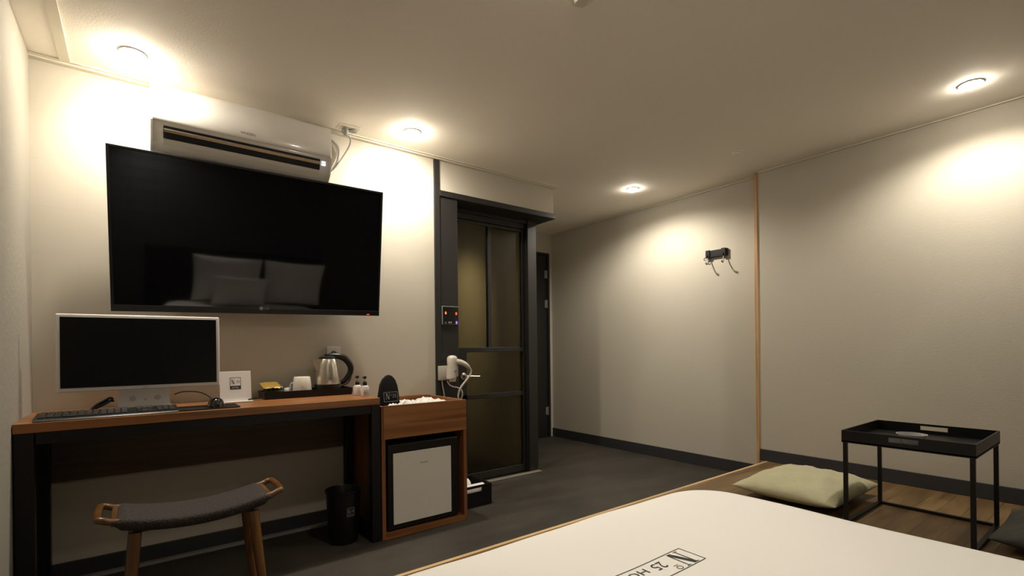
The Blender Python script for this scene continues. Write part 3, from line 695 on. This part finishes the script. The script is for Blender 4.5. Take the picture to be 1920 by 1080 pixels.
mk('display', B().box(1.638, 1.684, 2.8345, 2.8362, 1.160, 1.235), 'black_plastic', kp)
for x, z, m in ((1.622, 1.214, 'orange_lamp'), (1.702, 1.212, 'red_lamp'), (1.704, 1.152, 'blue_lamp')):
    mk('indicator', B().box(x - .006, x + .006, 2.8345, 2.8362, z - .009, z + .009, .002), m, kp)
mk('button', B().box(1.640, 1.668, 2.8345, 2.8362, 1.146, 1.157, .001), 'grey_plastic', kp)
mk('button', B().box(1.616, 1.626, 2.8345, 2.8362, 1.146, 1.154, .001), 'grey_plastic', kp)

# ------------------------------------------------------------ bin, box
BX, BY = .838, 2.535
bn = thing('waste_bin', 'black round waste bin under the right end of the desk', 'bin', (BX, BY, 0))
mk('bucket', B().lathe([(0, .001), (.068, .001), (.071, .006), (.085, .255), (.090, .258), (.090, .266), (.085, .268), (.081, .262), (.068, .010), (0, .010)], (BX, BY, 0), 40), 'black_plastic', bn, True)
av = Vector((.12, -.9927, 0)).normalized(); rv = Vector((-av.y, av.x, 0)); uv = (Vector((0, 0, 1)) + av * .058).normalized()
o_ = Vector((BX, BY, .165)) + av * .0815
b = B(); frame_lines(b, -.019, .019, -.022, .022, .002, o_, rv, uv); serif_N(b, -.008, .004, .013, .020, o_, rv, uv); put_text(b, '25', .016, o_ + rv * .009 + uv * .004, rv, uv); put_text(b, 'HOTEL', .009, o_ - uv * .014, rv, uv)
mk('printed_mark', b, 'pale_ink', bn)
sb = thing('storage_box', 'black open box with handle slot on the floor beside the cabinet', 'box', (1.645, 2.66, 0))
b = B(); X0, X1, Y0_, Y1_, T = 1.515, 1.772, 2.545, 2.785, .005; Z1 = .132
hx0, hx1, hz0, hz1 = 1.580, 1.700, .092, .117
b.box(X0, hx0, Y0_, Y0_ + T, .002, Z1).box(hx1, X1, Y0_, Y0_ + T, .002, Z1).box(hx0, hx1, Y0_, Y0_ + T, .002, hz0).box(hx0, hx1, Y0_, Y0_ + T, hz1, Z1)
b.box(X0, X1, Y1_ - T, Y1_, .002, Z1).box(X0, X0 + T, Y0_ + T, Y1_ - T, .002, Z1).box(X1 - T, X1, Y0_ + T, Y1_ - T, .002, Z1).box(X0 + T, X1 - T, Y0_ + T, Y1_ - T, .002, .007)
mk('shell', b, 'soft_black', sb)
def roll(x, y, z, l, r, m, lb):
    b = B().lathe([(0, -l / 2), (r * .8, -l / 2), (r, -l / 2 + .006), (r, l / 2 - .006), (r * .8, l / 2), (0, l / 2)], (x, y, z), 20, (1, 0, .0001))
    return tag(mk('rolled_slipper', b, m, None, True), lb, 'rolled slipper', 'white rolled slippers in the black box')
roll(1.640, 2.586, .099, .20, .033, 'white_cloth', 'white rolled slipper seen through the slot of the black box')
roll(1.600, 2.663, .112, .15, .040, 'white_cloth', 'white rolled slipper in the middle of the black box')
roll(1.62, 2.745, .098, .16, .03, 'white_cloth', 'white rolled slipper at the back of the black box')
# lower fill so rolls rest on something: folded towel
b = B().box(1.523, 1.764, 2.555, 2.777, .0072, .066, .012, 3); tag(mk('folded_towel', b, 'white_cloth', None, True), 'folded white towel lying under the slippers in the black box', 'towel')

# ------------------------------------------------------------ stool
st = thing('bench_stool', 'low wooden stool with curved grey woven seat at the desk', 'stool', (.165, 2.09, 0))
SX0, SX1, SY0, SY1 = -.066, .396, 1.982, 2.208
def saddle(x): return .410 + .030 * ((x - .165) / .22) ** 2
b = B(); lo_ = []; nS = 20
for i in range(nS + 1):
    x = SX0 + (SX1 - SX0) * i / nS; e = min(1, .35 + (1 - abs(i / nS * 2 - 1)) * 7); z = saddle(x); e = min(e, 1)
    sec = []
    for k in range(24):
        a = 2 * PI * k / 24; ca, sa = math.cos(a), math.sin(a)
        yy = (SY0 + SY1) / 2 + (SY1 - SY0) / 2 * (abs(ca) ** .62) * (1 if ca > 0 else -1) * (.92 + .08 * e)
        dip = -.016 * (1 - abs(ca) ** 3) if sa > 0 else 0
        sec.append(Vector((x, yy, z + .034 * (abs(sa) ** .8) * (1 if sa > 0 else -1) * e + dip)))
    lo_.append(sec)
b.rings(lo_); mk('seat', b, 'seat_weave', st, True, auto=False)
# wooden frame loops at both ends
for sg in (-1, 1):
    xc = .165 + sg * .222
    xo = .165 + sg * .268
    b = B().tube([(xc - sg * .03, SY0 + .020, saddle(xc) - .004), (xc + sg * .01, SY0 + .020, saddle(xc) + .003), (xo - sg * .014, SY0 + .022, saddle(xc) + .012), (xo, SY0 + .042, saddle(xc) + .014), (xo, SY1 - .042, saddle(xc) + .014), (xo - sg * .014, SY1 - .022, saddle(xc) + .012), (xc + sg * .01, SY1 - .020, saddle(xc) + .003), (xc - sg * .03, SY1 - .02, saddle(xc) - .004)], .011, 12, 4)
    b.box(xc + sg * .004 - .008, xc + sg * .004 + .008, SY0 + .02, SY1 - .02, saddle(xc) - .014, saddle(xc) + .008, .003)
    mk('handle', b, 'stool_wood', st, True)
for sx in (-1, 1):
    for sy in (-1, 1):
        xt, yt = .165 + sx * .172, 2.095 + sy * .085
        b = B().tube([(xt, yt, .395), (xt + sx * .012, yt + sy * .014, .25), (xt + sx * .036, yt + sy * .03, .001)], [.018, .017, .012], 16, 3)
        mk('leg', b, 'stool_wood', st, True)
b = B().box(.165 - .18, .165 + .18, 2.03, 2.05, .386, .398, .003)
mk('seat_rail', b, 'stool_wood', st)
mk('seat_rail', B().box(.165 - .18, .165 + .18, 2.14, 2.16, .386, .398, .003), 'stool_wood', st)

# ------------------------------------------------------------ hook rack
hk = thing('hook_rack', 'black wall hook rack with two curved hooks', 'hook rack', (XR, 2.097, 1.69))
mk('backplate', B().box(XR - .022, XR - .001, 2.008, 2.188, 1.680, 1.736, .003), 'black_metal', hk)
for y in (2.034, 2.166):
    b = B().box(XR - .030, XR - .020, y - .018, y + .018, 1.676, 1.740, .003)
    b.tube([(XR - .030, y, 1.70), (XR - .033, y, 1.685)], .006, 8, 1)
    mk('bracket', b, 'black_metal', hk)
    b = B().tube([(XR - .026, y, 1.682), (XR - .030, y - .003, 1.66), (XR - .040, y - .008, 1.636), (XR - .058, y - .012, 1.622), (XR - .072, y - .014, 1.626), (XR - .078, y - .014, 1.636)], [.0035, .0038, .0042, .0045, .0055, .006], 10)
    mk('hook', b, 'grey_plastic', hk, True)
b = B().tube([(XR - .028, 2.186, 1.684), (XR - .030, 2.196, 1.676), (XR - .030, 2.192, 1.664), (XR - .028, 2.172, 1.664)], .003, 8); mk('ring', b, 'black_metal', hk, True)
# ceiling sensor
dt = thing('ceiling_detector', 'small pale round detector on the ceiling near the wood strip', 'detector', (3.08, 1.62, H))
mk('base', B().lathe([(0, 0), (.035, 0), (.035, -.006), (.030, -.010), (0, -.010)], (3.08, 1.62, H), 28), 'ceiling_paint', dt, True)
mk('sensor_head', B().lathe([(0, -.010), (.020, -.010), (.018, -.02), (.010, -.026), (0, -.027)], (3.08, 1.62, H), 24), 'ceiling_paint', dt, True)
dt = thing('smoke_detector', 'round pale smoke detector at the top edge of the photo', 'detector', (1.262, 1.24, H))
mk('base', B().lathe([(0, 0), (.045, 0), (.045, -.012), (.040, -.016), (0, -.016)], (1.262, 1.225, H), 28), 'white_trim', dt, True)
mk('sensor_head', B().lathe([(0, -.016), (.026, -.016), (.022, -.03), (0, -.034)], (1.262, 1.225, H), 24), 'white_trim', dt, True)

# ------------------------------------------------------------ table
tb = thing('tray_table', 'black metal tray table standing on the wooden platform', 'table', (2.83, .65, DZ))
tx0, tx1, ty0, ty1, tz0, tz1 = 2.590, 3.075, .425, .885, .527, .583
mk('tray_bottom', B().box(tx0, tx1, ty0, ty1, tz0 + .004, tz0 + .009), 'black_metal', tb)
def rim_hole(x):   # long side with handle slot
    b = B(); t = .006; m_ = (ty0 + ty1) / 2; a, c, z0_, z1_ = m_ - .052, m_ + .052, tz0 + .026, tz0 + .046
    b.box(x, x + t, ty0, a, tz0, tz1).box(x, x + t, c, ty1, tz0, tz1).box(x, x + t, a, c, tz0, z0_).box(x, x + t, a, c, z1_, tz1)
    return b
mk('rim', rim_hole(tx0), 'black_metal', tb); mk('rim', rim_hole(tx1 - .006), 'black_metal', tb)
mk('rim', B().box(tx0 + .006, tx1 - .006, ty0, ty0 + .006, tz0, tz1), 'black_metal', tb); mk('rim', B().box(tx0 + .006, tx1 - .006, ty1 - .006, ty1, tz0, tz1), 'black_metal', tb)
q = .016
for x in (tx0 + .004, tx1 - .004 - q):
    for y in (ty0 + .004, ty1 - .004 - q):
        mk('leg', B().box(x, x + q, y, y + q, DZ + .0005, tz0 + .003, .001), 'black_metal', tb)
for x in (tx0 + .004, tx1 - .004 - q):
    mk('foot_rail', B().box(x, x + q, ty0 + .004 + q, ty1 - .004 - q, DZ + .0005, DZ + .014), 'black_metal', tb)
for y in (ty1 - .004 - q, ty0 + .004):
    mk('foot_rail', B().box(tx0 + .004 + q, tx1 - .004 - q, y, y + q, DZ + .0005, DZ + .014), 'black_metal', tb)
az = tz0 + .0095
b = B().lathe([(0, 0), (.030, 0), (.036, .004), (.048, .034), (.056, .044), (.049, .044), (.030, .010), (0, .009)], (2.715, .655, az), 36)
tag(mk('ashtray', b, 'clear_glass', None, True), 'clear glass ashtray on the black tray table', 'ashtray')

# ------------------------------------------------------------ cushions
c = thing('floor_cushion', 'pale sage floor cushion lying flat beside the black table', 'cushion', (2.92, 1.18, DZ), 'floor cushions on the platform')
b = cushion_bm(2.60, 3.21, .915, 1.42, DZ + .001, .135, 28, .05, .010, .4)
mk('cover', b, 'sage_cloth', c, True, auto=False)
c = thing('floor_cushion', 'dark olive floor cushion right of the black table at the photo edge', 'cushion', (2.94, .115, DZ), 'floor cushions on the platform')
mk('cover', cushion_bm(2.66, 3.22, -.18, .41, DZ + .001, .125, 24, .05, .01, 2.2), 'olive_cloth', c, True, auto=False)

# ------------------------------------------------------------ bed
b = B(); bx0, bx1, by0, by1 = .27, 1.70, -.97, 1.05
lo_ = [rrect(bx0, bx1, by0, by1, .10, DZ + .001), rrect(bx0, bx1, by0, by1, .10, .36), rrect(bx0 + .02, bx1 - .02, by0 + .02, by1 - .02, .09, .385)]
tag(mk('mattress', b.rings(lo_), 'white_cloth', None, True), 'thick white mattress lying on the wooden platform', 'mattress')
b = B(); ox0, ox1, oy0, oy1 = .235, 1.757, -.93, 1.115; TOP = .455
lo_ = []
def drp(p, base, amt):
    a = math.atan2(p.y - .1, p.x - 1.0)
    return amt * (math.sin(a * 23) + .5 * math.sin(a * 41 + 1))
def loop(ins, z, rad, amp=0.):
    L = rrect(ox0 + ins, ox1 - ins, oy0 + ins, oy1 - ins, max(rad - ins, .02), z, 22, 8)
    for p in L:
        if amp: p.x += drp(p, 0, amp) * .5; p.y += drp(p, 0, amp) * .5
        p.z += .0035 * hsh(p.x * 1.2, p.y * 1.1) * (1 if z > .4 else 0)
    return L
RAD = .20
for ins, z, amp in ((.07, .410, 0), (.045, .403, 0), (.027, .385, 0), (.018, .36, 0), (.016, .33, .002), (.016, .24, .004), (-.004, .24, .004), (-.003, .28, .0035), (-.001, .33, .002), (.0, .375, .001), (.006, .405, 0), (.018, .427, 0), (.036, .442, 0), (.06, .451, 0), (.10, TOP, 0), (.16, TOP + .001, 0), (.24, TOP + .001, 0), (.34, TOP + .001, 0), (.46, TOP, 0), (.58, TOP, 0), (.68, TOP, 0), (.73, TOP, 0)):
    lo_.append(loop(ins, z, RAD, amp))
b.rings(lo_)
dv = tag(mk('duvet', b, 'white_cloth', None, True, auto=False), 'smooth white duvet with printed framed hotel mark covering the bed', 'duvet')
# printed mark, read from the foot of the bed: text runs towards -X, its top points to -Y
b = B(); o_ = Vector((.966, .716, TOP + .0045)); r_, u_ = Vector((-1, 0, 0)), Vector((0, -1, 0))
L0, L1 = -.148, .165        # along the reading direction
frame_lines(b, L0, L1, -.039, .039, .0022, o_, r_, u_)
serif_N(b, L0 + .046, .001, .046, .066, o_, r_, u_, .07, .28)
ring_o(b, L0 + .090, .026, .009, .008, .0022, o_, r_, u_); put_poly(b, [(L0 + .082, .013), (L0 + .098, .013), (L0 + .098, .0145), (L0 + .082, .0145)], o_, r_, u_)
put_text(b, '25', .044, o_ + r_ * (L0 + .124) - u_ * .011, r_, u_)
put_text(b, 'HOTEL', .034, o_ + r_ * (L0 + .232) - u_ * .014, r_, u_, 1.3)
from mathutils.bvhtree import BVHTree
bmesh.ops.subdivide_edges(b.bm, edges=[e for e in b.bm.edges if e.calc_length() > .03], cuts=8)
tree = BVHTree.FromPolygons([v.co + dv.location for v in dv.data.vertices], [tuple(p.vertices) for p in dv.data.polygons])
for v in b.bm.verts:
    hit = tree.ray_cast(Vector((v.co.x, v.co.y, 1)), Vector((0, 0, -1)))
    v.co.z = hit[0].z + .0008
mk('printed_mark', b, 'ink', dv)
# pillows leaning on the headboard
hbd = thing('headboard', 'dark padded headboard behind the pillows', 'headboard', (1.0, YB, DZ))
mk('panel', B().box(.10, 1.90, YB + .003, YB + .075, DZ + .001, 1.02, .012, 3), 'soft_black', hbd, True)
def pillow(x, y, z, w_, h_, lean, lb, t=.16, logo=True):
    p = thing('pillow', lb, 'pillow', (x, y, z), 'white pillows at the head of the bed', rot=(lean, 0, 0))
    mk('case', cushion_bm(-w_ / 2, w_ / 2, 0, h_, -t / 2, t, 24, .06, .008, x), 'pillow_cloth', p, True, auto=False)
    if logo:
        square_logo(p, (-w_ * .30, h_ * .72, t * .47), (1, 0, 0), (0, 1, 0), .08, .07, 'grey_plastic')
    return p
LE = math.radians(74)
pillow(.82, -.80, .485, .66, .54, LE, 'white pillow leaning on the headboard, left of the two at the back')
pillow(1.50, -.80, .485, .66, .54, LE, 'white pillow leaning on the headboard, right of the two at the back')
pillow(.92, -.64, .485, .52, .38, math.radians(62), 'smaller white pillow leaning against the left back pillow', .12)
